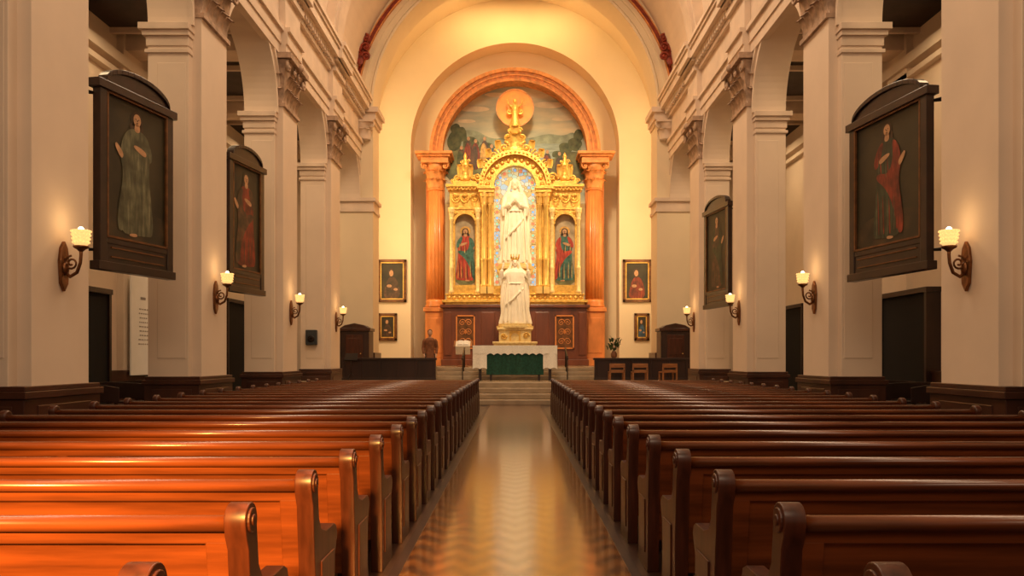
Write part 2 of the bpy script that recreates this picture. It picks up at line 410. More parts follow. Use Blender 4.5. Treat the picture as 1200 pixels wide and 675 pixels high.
# ------------------------------------------------------------------ piers
def build_pier(sg,y):
    e=thing('pier','tall cream plaster pier with carved capital and dark wooden plinth','pier',(sg*7.2,y,0),group='nave piers')
    s=MB(sg).box(-.35,.5,-.95,.95,1.1,8.6).box(-.55,-.33,-.75,.75,1.1,10.2)
    s.box(-.30,.3,-.96,-.94,1.5,7.7)
    s.obj('shaft',['plaster'],e,bevel=.015)
    q=MB(sg).box(-.62,.58,-1.03,1.03,0,.22).box(-.60,.56,-1.0,1.0,.22,.95).box(-.64,.6,-1.04,1.04,.95,1.05).box(-.6,.55,-.99,.99,1.05,1.12)
    q.box(-.62,-.6,-.7,.7,.32,.85).box(-.45,.4,-1.02,-1,.32,.85)
    q.obj('plinth',['plinth'],e,bevel=.012,label='dark wooden panelled plinth')
    m=MB(sg)
    for z0,z1,d in ((7.9,7.98,.05),(8.05,8.25,.03),(8.25,8.36,.09),(8.36,8.5,.15)): m.box(-.35-d*.4,.5+d,-.95-d,.95+d,z0,z1)
    m.obj('impost_moulding',['trim'],e,bevel=.01)
    c=MB(sg)
    vs=[];fs=[]
    lv=[(8.8,.74,-.56),(9.3,.76,-.58),(9.8,.82,-.64),(10.02,.92,-.72)]
    for z,hy,x in lv: vs+=[(-.34,-hy,z),(x,-hy,z),(x,hy,z),(-.34,hy,z)]
    for i in range(3):
        for j in range(4): fs.append((4*i+j,4*i+(j+1)%4,4*i+4+(j+1)%4,4*i+4+j))
    fs+=[(0,1,2,3),(12,13,14,15)]
    c.add(vs,fs)
    c.box(-.84,-.3,-1.0,1.0,10.04,10.2); c.box(-.62,-.3,-.79,.79,8.72,8.82)
    for i in range(5): c.leaf((-.56,-.6+.3*i,8.82),(-1,0,0),.28,.5,.2)
    for i in range(4): c.leaf((-.57,-.45+.3*i,9.2),(-1,0,0),.28,.52,.24)
    for yy,d in ((-.75,-1),(.75,1)):
        c.leaf((-.45,yy,8.82),(0,d,0),.22,.5,.18); c.leaf((-.45,yy,9.2),(0,d,0),.22,.52,.22)
        c.scroll((-.72,yy*1.08,9.84),.17,1.5,-d,pi/2,.045,plane='yz')
        c.scroll((-.74,yy*.3,9.86),.12,1.4,d,pi/2,.035,plane='yz')
    c.ball((-.86,0,10.08),.09,.13,.12)
    c.obj('capital',['capital'],e,label='carved acanthus capital')
    return e
for sg in (-1,1):
    p0=build_pier(sg,PY[0])
    for y in PY[1:]: copy_thing(p0,(sg*7.2,y,0))

for sg in (-1,1):
    c=MB(sg)
    c.lathe([(.30,11.0),(.33,11.3),(.42,11.6),(.5,11.72)],0,0,16)
    for a in range(-2,3):
        an=a*.6-pi/2
        c.leaf((.3*math.cos(an),.3*math.sin(an),11.02),(math.cos(an),math.sin(an),0),.26,.5,.2)
    c.scroll((-.38,-.3,11.6),.13,1.5,1,pi/2,.035); c.scroll((.38,-.3,11.6),.13,1.5,-1,pi/2,.035)
    c.box(-.5,.5,-.5,.2,11.7,11.78)
    tag(c.obj('arch_capital',['trim'],loc=(sg*6.6,35.35,0)),'small carved plaster capital beneath the chancel arch impost','capital','chancel arch capitals')
    o=MB(sg)
    o.prism([(-.3,-.3),(0,-.75),(.3,-.3),(.38,.2),(.2,.5),(0,.75),(-.2,.5),(-.38,.2)],-.25,0)
    for zz in (-.4,0,.4):
        o.scroll((-.3,-.3,zz),.2,1.4,1,0,.06); o.scroll((.3,-.3,zz),.2,1.4,-1,pi,.06)
    o.leaf((0,-.25,-.1),(0,-1,0),.5,.9,.3); o.ball((0,-.34,0),.17,.14,.22); o.leaf((0,-.25,-.7),(0,-1,0),.35,.6,.2)
    tag(o.obj('wall_ornament',['red']  ,loc=(sg*6.72,35.2,14.9)),'dark red carved scroll ornament on the chancel arch','ornament','arch scroll ornaments')

# ------------------------------------------------------------------ sconces
def build_sconce(sg):
    e=thing('wall_sconce','lit bronze wall sconce with glowing glass cup shade on a pier','wall lamp',(sg*6.65,PY[1],3.22),group='pier wall sconces')
    s=MB(sg)
    s.prism([(-.09,-.62),(0,-.74),(.09,-.62),(.12,-.3),(.08,-.1),(0,0),(-.08,-.1),(-.12,-.3)],-.05,0,'x'); 
    s.ball((-.05,0,-.4),.05,.07,.1)
    s.obj('backplate',['bronze'],e,bevel=.008)
    a=MB(sg)
    a.tube([(-.04,0,-.45),(-.12,0,-.52),(-.22,0,-.46),(-.27,0,-.32),(-.28,0,-.2),(-.28,0,-.1)],[.03,.028,.026,.024,.024,.03],8)
    pts=[];
    for k in range(20):
        t=k/19; an=pi/2+t*3.2*pi; r=.11*(1-.8*t); pts.append((-.14-r*math.cos(an)*1,0,-.32+r*math.sin(an)))
    a.tube(pts,.016,6)
    a.lathe([(.02,-.16),(.06,-.12),(.10,-.10),(.11,-.07),(.05,-.06)],-.28,0,14)
    a.obj('arm',['bronze'],e)
    g=MB(sg); g.lathe([(.07,-.08),(.10,-.03),(.115,.05),(.125,.12),(.135,.16)],-.28,0,20,fold=.03,nf=10)
    for zz in (-.02,.035,.09,.145):
        for i in range(14):
            an=2*pi*i/14+zz*9; rr=.113+.12*zz
            g.ball((-.28+rr*math.cos(an),rr*math.sin(an),zz),.016,n=6,m=4)
    gs=g.obj('lamp_shade',['shade'],e,label='glowing beaded glass shade')
    bb=MB(sg).ball((-.28,0,.165),.045,.045,.05,n=10,m=6); bb.obj('bulb',['bulb'],gs)
    return e
def lamp(kind,loc,energy,color,size=.1,target=None,spot=60,size_y=None,blend=.5):
    l=bpy.data.lights.new(kind.lower()+'_light',kind); l.energy=energy; l.color=color
    if kind=='AREA':
        l.size=size
        if size_y: l.shape='RECTANGLE'; l.size_y=size_y
    else: l.shadow_soft_size=size
    if kind=='SPOT': l.spot_size=math.radians(spot); l.spot_blend=blend
    o=bpy.data.objects.new(kind.lower()+'_light',l); COL.objects.link(o); o.location=loc
    if target is not None:
        d=Vector(target)-Vector(loc); o.rotation_euler=d.to_track_quat('-Z','Y').to_euler()
    return o
for sg in (-1,1):
    s0=build_sconce(sg)
    for i,y in enumerate(PY[1:]):
        if i: copy_thing(s0,(sg*6.65,y,3.22))
        lamp('POINT',(sg*6.30,y,3.55),3,(1,.62,.26),.03)

# ------------------------------------------------------------------ pews
L=4.35
NR=23
def pewx(i): return .885+.085*max(0,min(1,(5.5-max(i,1))/4.5))*(1 if i else .55)+.085*i/NR
def build_pew(sg):
    e=thing('pew','long polished reddish-brown wooden church pew with rounded end post','pew',(sg*pewx(0),2.14,0),group='nave pews')
    prof=[(0,0),(-.015,.45),(-.06,.80),(-.085,.85)]
    for k in range(15):
        a=pi+.25-k*(pi+.5)/14; prof.append((-.03+.068*math.cos(a),.903+.066*math.sin(a)))
    prof+=[(.04,.85),(.06,.72),(.11,.655),(.22,.625),(.40,.625),(.445,.605),(.465,.56),(.44,.51),(.41,.46),(.40,.2),(.43,.10),(.45,.0)]
    m=MB(sg).prism(prof,0,.08,'x',sm=True)
    n=18
    for r,x in ((.047,-.008),(.022,-.014)):
        m.add([(x,-.03+r*math.cos(2*pi*i/n),.903+r*math.sin(2*pi*i/n)) for i in range(n)]+[(0.004,-.03+r*math.cos(2*pi*i/n),.903+r*math.sin(2*pi*i/n)) for i in range(n)],
          [list(range(n))]+[(i,(i+1)%n,n+(i+1)%n,n+i) for i in range(n)])
    m.prism([(.09,.12),(.36,.12),(.36,.5),(.09,.5)],-.008,.002,'x')
    m.obj('end_panel',['pew_end'],e,bevel=.02,seg=4)
    MB(sg).prism(prof,L-.08,L,'x',sm=True).obj('end_panel',['pew_end'],e,bevel=.02,seg=3)
    k=MB(sg)
    def slab(x0,x1,z0,z1,off,th):
        f=lambda z:.03-.09*(z-.3)/.6
        k.prism([(f(z0)-off,z0),(f(z0)-off+th,z0),(f(z1)-off+th,z1),(f(z1)-off,z1)],x0,x1,'x')
    slab(.07,L-.07,.22,.88,0,.02)
    slab(.07,L-.07,.22,.36,.014,.02); slab(.07,L-.07,.82,.88,.014,.02)
    for x in (.07,L-.16): slab(x,x+.09,.35,.83,.014,.02)
    slab(L*.5,L*.5+.07,.35,.83,.014,.02)
    k.obj('back_panel',['pew'],e,bevel=.006)
    r=MB(sg); pr=[]
    for q in range(12):
        a=pi*q/11; pr.append((-.045+.042*math.cos(a),.895+.028*math.sin(a)))
    pr+=[(-.082,.87),(-.008,.87)]
    r.prism(pr,.07,L-.07,'x',sm=True); r.obj('top_rail',['pew'],e)
    MB(sg).box(.07,L-.07,.02,.44,.42,.455).obj('seat',['pew'],e,bevel=.01)
    q=MB(sg).box(.15,L-.15,-.34,-.16,.17,.24,0)
    kn=q.obj('kneeler',['kneel'],e,bevel=.02)
    q=MB(sg)
    for x in (.2,L/2,L-.25): q.box(x,x+.05,-.3,-.02,.02,.16); q.box(x,x+.05,-.04,.02,.0,.28)
    q.obj('kneeler_bracket',['pew_end'],kn)
    return e
for sg in (-1,1):
    p0=build_pew(sg)
    for i in range(1,NR):
        copy_thing(p0,(sg*pewx(i),2.14+.885*i,0))

def bench():
    e=thing('side_bench','short dark wooden bench in the side aisle','bench',(0,0,0),group='side aisle benches')
    MB().box(-.9,.9,0,.42,.42,.46).obj('seat',['wood_dark'],e,bevel=.01)
    MB().prism([(-.9,.6),(.9,.6),(.9,.9),(.6,.95),(0,.98),(-.6,.95),(-.9,.9)],-.03,.01).obj('backrest',['wood_dark'],e,bevel=.01)
    for x in (-.85,.8):
        for y in (0,.37): MB().box(x,x+.05,y-.03,y+.03,0,.42 if y else .62).obj('leg',['wood_dark'],e)
    return e
b0=bench(); b0.location=(-9.0,16.6,0)
for (x,y) in ((-9,18.1),(-9,19.6),(-9,21.1),(9,16.6),(9,18.1),(9,19.6),(9,21.1)): copy_thing(b0,(x,y,0))

# ------------------------------------------------------------------ paintings
def ell(cx,cz,rx,rz,n=18,j=0):
    return [(cx+rx*math.cos(2*pi*i/n)*(1+random.uniform(-j,j)),cz+rz*math.sin(2*pi*i/n)*(1+random.uniform(-j,j))) for i in range(n)]
def chaik(p,k=2):
    for _ in range(k):
        q=[]
        for i in range(len(p)):
            a=p[i];b_=p[(i+1)%len(p)]
            q+=[(a[0]*.75+b_[0]*.25,a[1]*.75+b_[1]*.25),(a[0]*.25+b_[0]*.75,a[1]*.25+b_[1]*.75)]
        p=q
    return p
def figure(mb,cx,z0,h,ws,robe,mantle,y0,mir=1,skin=2,hair=3,halo=None,step=.0012,fl=None,fd=3):
    X=lambda p:[(cx+mir*a*h*ws,z0+c*h) for a,c in p]
    y=y0
    if halo is not None: mb.face(ell(cx,z0+.91*h,.085*h*ws,.085*h),y,halo)
    y-=step; mb.face(ell(cx,z0+.892*h,.055*h*ws,.07*h),y,hair)
    mb.face(chaik(X([(-.06,.88),(-.07,.80),(-.02,.79),(.03,.79),(.065,.81),(.055,.88)])),y,hair)
    y-=step; mb.face(chaik(X([(-.15,0),(-.05,-.01),(.08,0),(.16,.01),(.14,.25),(.11,.5),(.13,.68),(.11,.77),(.05,.82),(-.05,.82),(-.11,.77),(-.13,.65),(-.10,.48),(-.13,.25)])),y,robe)
    y-=step; mb.face(chaik(X([(-.05,.81),(-.12,.76),(-.16,.6),(-.12,.45),(-.17,.2),(-.18,.02),(-.12,0),(-.07,.25),(.02,.42),(.12,.5),(.11,.56),(-.02,.52),(-.07,.65)])),y,mantle)
    mb.face(chaik(X([(.03,.82),(.1,.78),(.15,.66),(.13,.58),(.08,.64)])),y,mantle)
    y-=step
    for a,b0_,c_,w_ in ((-.11,.05,.40,.012),(-.04,.02,.36,.014),(.03,.03,.40,.013),(.085,.03,.46,.012),(-.02,.50,.70,.01),(.06,.54,.72,.01)):
        mb.face(chaik(X([(a-w_*.3,b0_),(a+w_,b0_),(a+w_*.5+.01,(b0_+c_)/2),(a+.02,c_),(a+.005,(b0_+c_)/2)])),y,fd)
        if fl is not None: mb.face(chaik(X([(a+.025,b0_),(a+.025+w_,b0_),(a+.035,(b0_+c_)/2),(a+.035,c_*.96),(a+.027,(b0_+c_)/2)])),y,fl)
    y-=step; mb.face(chaik(X([(-.022,.87),(-.028,.80),(.028,.80),(.022,.87)])),y,skin)
    mb.face(ell(cx,z0+.895*h,.035*h*ws,.048*h),y,skin)
    mb.face(chaik(X([(.08,.62),(-.01,.66),(-.04,.69),(0,.70),(.09,.67)])),y,skin)
    mb.face(chaik(X([(-.14,.55),(-.19,.62),(-.20,.66),(-.18,.67),(-.12,.60)])),y,skin)
    mb.face(chaik(X([(-.07,0),(-.07,-.02),(-.0,-.02),(0,.01)])),y,skin)
    y-=step; mb.face(ell(cx-.012*h*ws,z0+.902*h,.006*h*ws,.004*h,8),y,hair); mb.face(ell(cx+.014*h*ws,z0+.902*h,.006*h*ws,.004*h,8),y,hair)
    mb.face(ell(cx,z0+.874*h,.010*h*ws,.004*h,8),y,hair); mb.face(chaik(X([(-.003,.9),(.005,.9),(.007,.884),(-.004,.884)])),y,hair)
def big_painting(A,B,z0,z1,label,robe,mantle,mir,light):
    A=Vector(A);B=Vector(B); d=B-A; W=d.length
    e=thing('hanging_painting',label,'painting',(A.x,A.y,0),math.atan2(d.y,d.x))
    f=MB()
    f.box(0,.16,-.07,.07,z0,z1); f.box(W-.16,W,-.07,.07,z0,z1)
    f.box(-.05,W+.05,-.09,.09,z0-.02,z0+.12); f.box(.1,W-.1,-.06,.06,z0+.42,z0+.52); f.box(.1,W-.1,-.05,.05,z0+.1,z0+.44)
    f.box(-.07,W+.07,-.11,.11,z1-.12,z1+.02)
    pts=[(.12+(W-.24)*(.5-.5*math.cos(pi*i/16)),z1+.30*math.sin(pi*i/16)) for i in range(17)]
    f.prism([(-.04,z1)]+pts+[(W+.04,z1)],-.06,.06)
    f.box(.1,W-.1,.02,.06,z0+.1,z1)
    for i in range(16):
        (x0,a0),(x1,a1)=pts[i],pts[i+1]
        f.prism([(x0,a0-.02),(x1,a1-.02),(x1,a1+.06),(x0,a0+.06)],-.1,.08)
    f.obj('frame',['frame'],e,bevel=.012)
    g=MB()
    a,b_,c,dd=.16,W-.16,z0+.52,z1-.12
    for x0,x1,q0,q1 in ((a,a+.035,c,dd),(b_-.035,b_,c,dd),(a,b_,c,c+.035),(a,b_,dd-.035,dd),(a+.1,b_-.1,z0+.2,z0+.22),(a+.1,b_-.1,z0+.35,z0+.37)): g.box(x0,x1,-.072,-.03,q0,q1)
    g.obj('gilded_fillet',['frame2'],e)
    p=MB()
    p.face([(a,c),(b_,c),(b_,dd),(a,dd)],-.02,0)
    p.face(chaik([(a,c),(b_,c),(b_,c+.5),(a+.7*(b_-a),c+.58),(a+.5*(b_-a),c+.62),(a,c+.45)],1),-.022,5)
    figure(p,(a+b_)/2,c+.14,(dd-c)*.92,1.25,6,7,-.026,mir,fl=8,fd=7)
    p.obj('canvas',['c_bg','c_bg','c_skin','c_hair','c_red','c_ground',robe,mantle,light],e)
    h=MB()
    for z in (z0+.3,z1-.2):
        h.tube([(.05 if A.x<0 else W-.05,.05,z),(-.05 if A.x<0 else W+.05,.22,z)],.025,6)
        h.tube([(.05 if A.x<0 else W-.05,.05,z+.0),(-.16 if A.x<0 else W+.16,.16,z)],.022,6)
    h.obj('mounting_bracket',['iron'],e)
    return e
big_painting((-6.70,12.98),(-6.30,14.8),2.95,5.97,'tall dark-framed painting of a figure in grey-green robes','c_grey','c_grey',1,'c_greyl')
big_painting((-6.74,18.98),(-6.45,20.65),3.1,6.3,'tall dark-framed painting of a figure in a red robe','c_dred','c_brown',1,'c_dred')
big_painting((6.33,15.2),(6.66,13.0),2.95,5.85,'tall dark-framed painting of a bearded figure in green and red robes','c_dgreen','c_dred',-1,'c_grey')
big_painting((6.38,27.1),(6.66,25.1),3.15,6.35,'tall dark-framed painting of a dim robed figure near the far pier','c_brown','c_dgreen',-1,'c_brown')

def small_painting(x,z,w,h,label,cloth,portrait=True):
    e=thing('framed_painting',label,'painting',(x,39.98,z))
    f=MB()
    for (x0,x1,a,c,y) in ((-w/2,-w/2+.14,-h/2,h/2,-.1),(w/2-.14,w/2,-h/2,h/2,-.1),(-w/2,w/2,-h/2,-h/2+.14,-.1),(-w/2,w/2,h/2-.14,h/2,-.1)): f.box(x0,x1,y,0,a,c)
    f.obj('frame',['frame2'],e,bevel=.02)
    g=MB(); q=.14
    for (x0,x1,a,c) in ((-w/2+q,-w/2+q+.04,-h/2+q,h/2-q),(w/2-q-.04,w/2-q,-h/2+q,h/2-q),(-w/2+q,w/2-q,-h/2+q,-h/2+q+.04),(-w/2+q,w/2-q,h/2-q-.04,h/2-q)): g.box(x0,x1,-.08,-.02,a,c)
    g.obj('gilded_fillet',['gold'],e)
    c=MB(); iw=w/2-q; ih=h/2-q
    c.face([(-iw,-ih),(iw,-ih),(iw,ih),(-iw,ih)],-.03,0)
    c.face(chaik([(-iw*.8,-ih),(iw*.75,-ih),(iw*.55,-.05*h),(iw*.2,.1*h),(-iw*.25,.1*h),(-iw*.6,-.1*h)]),-.034,4)
    c.face(ell(-.03*w,.19*h,.11*w,.11*h),-.037,3); c.face(ell(-.03*w,.18*h,.07*w,.075*h),-.04,2)
    c.face(ell(-.1*w,-.12*h,.09*w,.035*h),-.04,2); c.face(ell(.12*w,-.2*h,.07*w,.03*h),-.04,2)
    c.obj('canvas',['c_bg','c_bg','c_skin','c_hair',cloth],e)
small_painting(-6.05,5.32,1.42,2.1,'dark gilt-framed portrait painting of a seated figure','c_brown')
small_painting(6.02,5.32,1.42,2.1,'dark gilt-framed portrait painting of a figure in red','c_dred')
small_painting(-6.28,3.05,.95,1.35,'small dark framed painting with warm brown tones','c_brown')
small_painting(6.25,3.05,.75,1.35,'small narrow dark framed painting','c_blue')

e=thing('notice_board','tall white panel of small print on the aisle wall','notice board',(-11.2,24.3,0))
MB().box(0,.05,-.75,.7,1.0,3.95).obj('panel',['paper'],e,bevel=.01)
t=MB()
for i in range(9):
    z=2.95-.13*i; y=-.30+.1*random.random()
    while y<.28:
        l=random.uniform(.05,.14); t.box(.05,.056,y,min(y+l,.34),z,z+.035); y+=l+.05
t.box(.05,.056,-.16,.16,3.25,3.33)
t.obj('printed_lines',['ink'],e)
e=thing('pier_speaker','small dark grey loudspeaker box mounted on a pier','loudspeaker',(-7.28,29.08,2.25))
MB().box(-.2,.2,-.16,0,-.27,.27).obj('cabinet',['speaker'],e,bevel=.02); MB().lathe([(.13,0),(.11,.02),(.03,.0)],n=16).obj('speaker_cone',['iron'],e,loc=(0,-.17,-.05)).rotation_euler=(pi/2,0,0)

# ------------------------------------------------------------------ altar arch with orange columns and lunette
e=thing('altar_surround','orange marble columns carrying a broad arch around a painted lunette','altar surround',(0,39.4,1.15))
Z=-1.15
for sg in (-1,1):
    c=MB(sg); c.box(3.3,4.4,-.5,.6,0,.35).box(3.38,4.32,-.42,.6,.35,2.6).box(3.3,4.4,-.5,.6,2.6,2.8)
    c.box(3.5,4.2,-.44,-.40,.6,2.3)
    c.obj('pedestal',['orange'],e,bevel=.03)
    c=MB(sg); c.lathe([(.50,2.8),(.52,2.9),(.46,3.0),(.49,3.08),(.41,3.2)],3.85,0,28)
    c.lathe([(.41,3.2),(.41,5.5),(.36,8.45)],3.85,0,112,fold=.035,nf=16)
    c.lathe([(.36,8.45),(.41,8.5),(.39,8.56)],3.85,0,28)
    c.box(3.45,4.35,.3,.6,2.8,9.8)
    c.obj('column',['orange'],e)
    c=MB(sg); c.lathe([(.38,8.55),(.40,9.0),(.5,9.5),(.62,9.75)],3.85,0,20)
    for i in range(10):
        a=2*pi*i/10; c.leaf((3.85+.38*math.cos(a),.38*math.sin(a),8.58),(math.cos(a),math.sin(a),0),.26,.5,.2)
        a+=.3; c.leaf((3.85+.40*math.cos(a),.40*math.sin(a),8.98),(math.cos(a),math.sin(a),0),.26,.5,.24)
    for s2 in (-1,1): c.scroll((3.85+s2*.5,-.5,9.6),.16,1.5,-s2,pi/2,.045)
    c.box(3.2,4.5,-.65,.65,9.72,9.86)
    c.obj('column_capital',['orange_trim'],e)
    c=MB(sg); c.box(3.2,4.5,-.6,.7,9.86,10.02).box(3.1,4.65,-.7,.7,10.02,10.12).box(3.0,4.78,-.8,.7,10.12,10.25)
    c.obj('entablature_block',['orange_trim'],e,bevel=.02)
c=MB(); cz=11.4+Z
c.ring(0,cz,3.56,4.06,-.2,1.1,n=64); c.ring(0,cz,3.98,4.14,-.30,0,n=64); c.ring(0,cz,3.5,3.6,-.30,0,n=64); c.ring(0,cz,3.78,3.85,-.25,0,n=64)
c.obj('arch_band',['orange_trim'],e)
c=MB(); R=3.58
pts=[(R*math.cos(pi*i/40),cz+R*math.sin(pi*i/40)) for i in range(41)]+[(-R,8.0),(R,8.0)]
c.prism(pts,.75,.8,mi=0)
y=.745
random.seed(8)
for (cx,zz,rx,rz) in ((-2.0,12.7,.8,.14),(1.7,12.9,.8,.16),(1.0,13.35,.7,.11),(-.9,13.4,.6,.12),(2.3,12.2,.5,.1),(-2.4,12.1,.45,.09)):
    c.face(chaik(ell(cx,zz,rx,rz,14,.1)),y,3)
y-=.004
c.face(chaik([(-3.3,9),(3.3,9),(3.3,11.2),(2.9,11.6),(2.4,11.35),(1.6,11.5),(.6,11.2),(-.4,11.3),(-1.2,11.2),(-2,11.7),(-2.8,11.6),(-3.3,11.4)]),y,2); y-=.004
c.face(chaik([(-3.2,8.5),(3.3,8.5),(3.2,10.95),(1.2,11.0),(.2,10.9),(-1.5,10.85),(-3.2,10.6)]),y,10); y-=.004
c.face(chaik([(-3.4,8.5),(3.45,8.5),(3.4,10.4),(2.9,10.65),(2.4,10.4),(1.6,10.15),(.8,9.9),(-.5,9.9),(-1.5,10.4),(-2.4,10.9),(-3.4,10.8)]),y,1); y-=.004
for (cx,zz,rx,rz) in ((-3.0,11.1,.34,.5),(-2.7,11.45,.34,.38),(-2.95,11.7,.24,.28),(2.95,10.95,.36,.36),(2.5,10.75,.34,.28),(3.15,11.4,.24,.3),(2.1,10.45,.3,.2),(-2.2,11.0,.4,.35),(-1.4,10.75,.4,.3)):
    c.face(chaik(ell(cx,zz,rx,rz,12,.13)),y,8); y-=.001
for (cx,zz,h,r1,r2) in ((-2.3,9.9,1.5,6,4),(-1.95,9.7,1.6,4,6),(-1.5,9.9,1.5,6,5),(-1.15,9.7,1.3,7,6),(-2.65,9.8,1.1,6,8),(1.6,9.6,1.1,6,4),(2.2,9.5,1.1,8,6)):
    y-=.002; c.face(chaik([(cx-.22,zz),(cx+.24,zz),(cx+.2,zz+h*.6),(cx+.08,zz+h*.82),(cx-.1,zz+h*.82),(cx-.2,zz+h*.6)]),y,r1)
    y-=.002; c.face(chaik([(cx-.22,zz),(cx+.0,zz),(cx+.15,zz+h*.5),(cx-.05,zz+h*.8),(cx-.22,zz+h*.55)]),y,r2); c.face(ell(cx,zz+h*.88,.08,.10,10),y,9)
c.obj('lunette_painting',['lunette','c_hill','c_hill2','c_cloud','c_dred','c_yellow','c_brown','c_blue','c_tree','c_skin','c_water'],e,label='painted lunette with sky, hills and grouped figures')

# ------------------------------------------------------------------ altarpiece
e=thing('altarpiece','ornate gilded baroque altarpiece with arched niches on a dark wood base','altarpiece',(0,38.9,1.15))
f=MB(); f.box(-3.5,3.5,-.5,.4,0,.3).box(-3.42,3.42,-.42,.4,.3,2.75).box(-3.55,3.55,-.55,.4,2.75,2.9)
for sg in (-1,1):
    for a,c in ((.95,1.6),(3.02,3.35)): f.box(min(sg*a,sg*c),max(sg*a,sg*c),-.47,-.42,.5,2.55)
base=f.obj('base',['redwood'],e,bevel=.02,label='dark red-brown carved wooden base')
for sg in (-1,1):
    p=MB(sg); x0,x1=1.9,2.8
    for a,b_,c,d in ((x0,x0+.06,.8,2.4),(x1-.06,x1,.8,2.4),(x0,x1,.8,.86),(x0,x1,2.34,2.4)): p.box(a,b_,-.50,-.42,c,d)
    p.box(x0,x1,-.44,-.43,.8,2.4,1)
    for zz in (1.15,1.6,2.05):
        p.scroll((2.2,-.44,zz),.17,1.5,1,0,.018,mi=2); p.scroll((2.5,-.44,zz),.17,1.5,-1,pi,.018,mi=2)
    p.ball((2.35,-.44,1.6),.06,.02,.1,mi=2)
    p.obj('relief_panel',['orange','frame2','orange'],base)
f=MB()
f.box(-3.3,3.3,-.5,.4,2.9,3.0).box(-3.45,3.45,-.62,.4,3.0,3.12).box(-3.25,3.25,-.45,.4,3.12,3.36).box(-3.3,3.3,-.52,.4,3.36,3.42)
for i in range(27):
    x=-3.12+.24*i; f.ball((x,-.47,3.24),.08,.05,.09,n=8,m=6)
f.obj('ledge',['gold'],e,bevel=.01)
for sg in (-1,1):
    w=MB(sg)
    w.archpanel(1.64,3.12,3.42,8.4,2.38,.48,6.75,-.25,.1,'y',n=20)
    w.box(1.85,2.9,-.28,.1,3.42,3.85)
    w.ring(2.38,6.75,.48,.6,-.33,-.24,n=20)
    w.box(1.55,3.2,-.4,.2,8.35,8.5).box(1.5,3.28,-.5,.2,8.5,8.62).box(1.6,3.15,-.3,.2,7.45,7.55)
    for cx in (1.95,2.38,2.8):
        w.scroll((cx,-.28,7.95),.2,1.5,1 if cx<2.3 else -1,0,.045); w.leaf((cx,-.26,7.6),(0,-1,0),.3,.6,.15)
    for cx in (1.95,2.8): w.scroll((cx,-.28,7.25),.14,1.4,1,pi,.035)
    for i in range(9): w.ball((1.7+.17*i,-.44,8.42),.06,.05,.06,n=6,m=5)
    wing=w.obj('side_wing',['gold'],e)
    for cx in (1.76,3.02):
        c=MB(); c.lathe([(.13,3.42),(.14,3.55),(.1,3.62),(.105,4.6),(.13,4.66),(.10,4.72),(.085,6.9),(.12,6.95),(.12,7.0),(.09,7.05),(.16,7.4),(.17,7.5)],sg*cx,-.38,14,fold=.05,nf=7)
        for i in range(6): a=2*pi*i/6; c.leaf((sg*cx+.09*math.cos(a),-.38+.09*math.sin(a),7.05),(math.cos(a),math.sin(a),0),.1,.3,.08)
        c.obj('wing_column',['gold_pale'],wing)
    p=MB()
    cx=sg*2.38
    pts=[(cx+.48*math.cos(pi*i/20),6.75+.48*math.sin(pi*i/20)) for i in range(21)]+[(cx-.48,3.85),(cx+.48,3.85)]
    p.face(pts,.0,0)
    p.face(chaik([(cx-.48,3.85),(cx+.48,3.85),(cx+.48,4.5),(cx,4.7),(cx-.48,4.6)],1),-.004,5)
    figure(p,cx,4.1,2.6,1.15,6 if sg<0 else 7,7 if sg<0 else 6,-.01,sg,halo=4,fl=8,fd=3,step=.003)
    p.obj('saint_painting',['c_niche','c_niche','c_skin','c_hair','c_yellow','c_hill','c_red','c_teal','c_yellow'],wing,label='arched painting of a saint in red and teal robes')
    t=MB(); cx=sg*2.38
    t.box(cx-.55,cx+.55,-.35,.1,8.62,8.78)
    t.lathe([(.2,8.78),(.28,8.95),(.16,9.1),(.12,9.25),(.2,9.42),(.22,9.6),(.12,9.75),(.07,9.9),(.1,10.0),(.02,10.2)],cx,-.12,14)
    for s2 in (-1,1):
        t.scroll((cx+s2*.36,-.14,8.98),.24,1.6,s2,pi/2 if s2>0 else pi/2,.055); t.scroll((cx+s2*.27,-.14,9.4),.16,1.5,-s2,-pi/2,.045); t.scroll((cx+s2*.6,-.14,8.84),.12,1.4,s2,0,.035)
        t.scroll((cx+s2*.14,-.16,9.75),.11,1.3,s2,0,.03)
    for a in (-.5,0,.5): t.leaf((cx+a*.5,-.2,9.0),(a*.4,-1,0),.22,.7,.16)
    t.obj('pinnacle',['gold'],wing)
c=MB()
for s2 in (-1,1): c.box(min(s2*1.0,s2*1.64),max(s2*1.0,s2*1.64),-.2,.1,3.42,8.4); c.box(min(s2*.98,s2*1.72),max(s2*.98,s2*1.72),-.68,.1,8.2,8.36); c.box(min(s2*.95,s2*1.8),max(s2*.95,s2*1.8),-.75,.1,8.36,8.5)
c.ring(0,8.5,1.0,1.12,-.5,.1,n=32); c.ring(0,8.5,1.12,1.5,-.3,.1,n=32); c.ring(0,8.5,1.5,1.72,-.6,.1,n=32)
for i in range(13):
    a=pi*(i+.5)/13; c.ball((1.31*math.cos(a),-.32,8.5+1.31*math.sin(a)),.11,.07,.11,n=8,m=6)
for i in range(25):
    a=pi*(i+.5)/25; c.ball((1.61*math.cos(a),-.62,8.5+1.61*math.sin(a)),.055,n=6,m=5)
c.box(-1.0,1.0,-.5,.1,3.42,3.8)
centre=c.obj('centre_arch',['gold'],e)
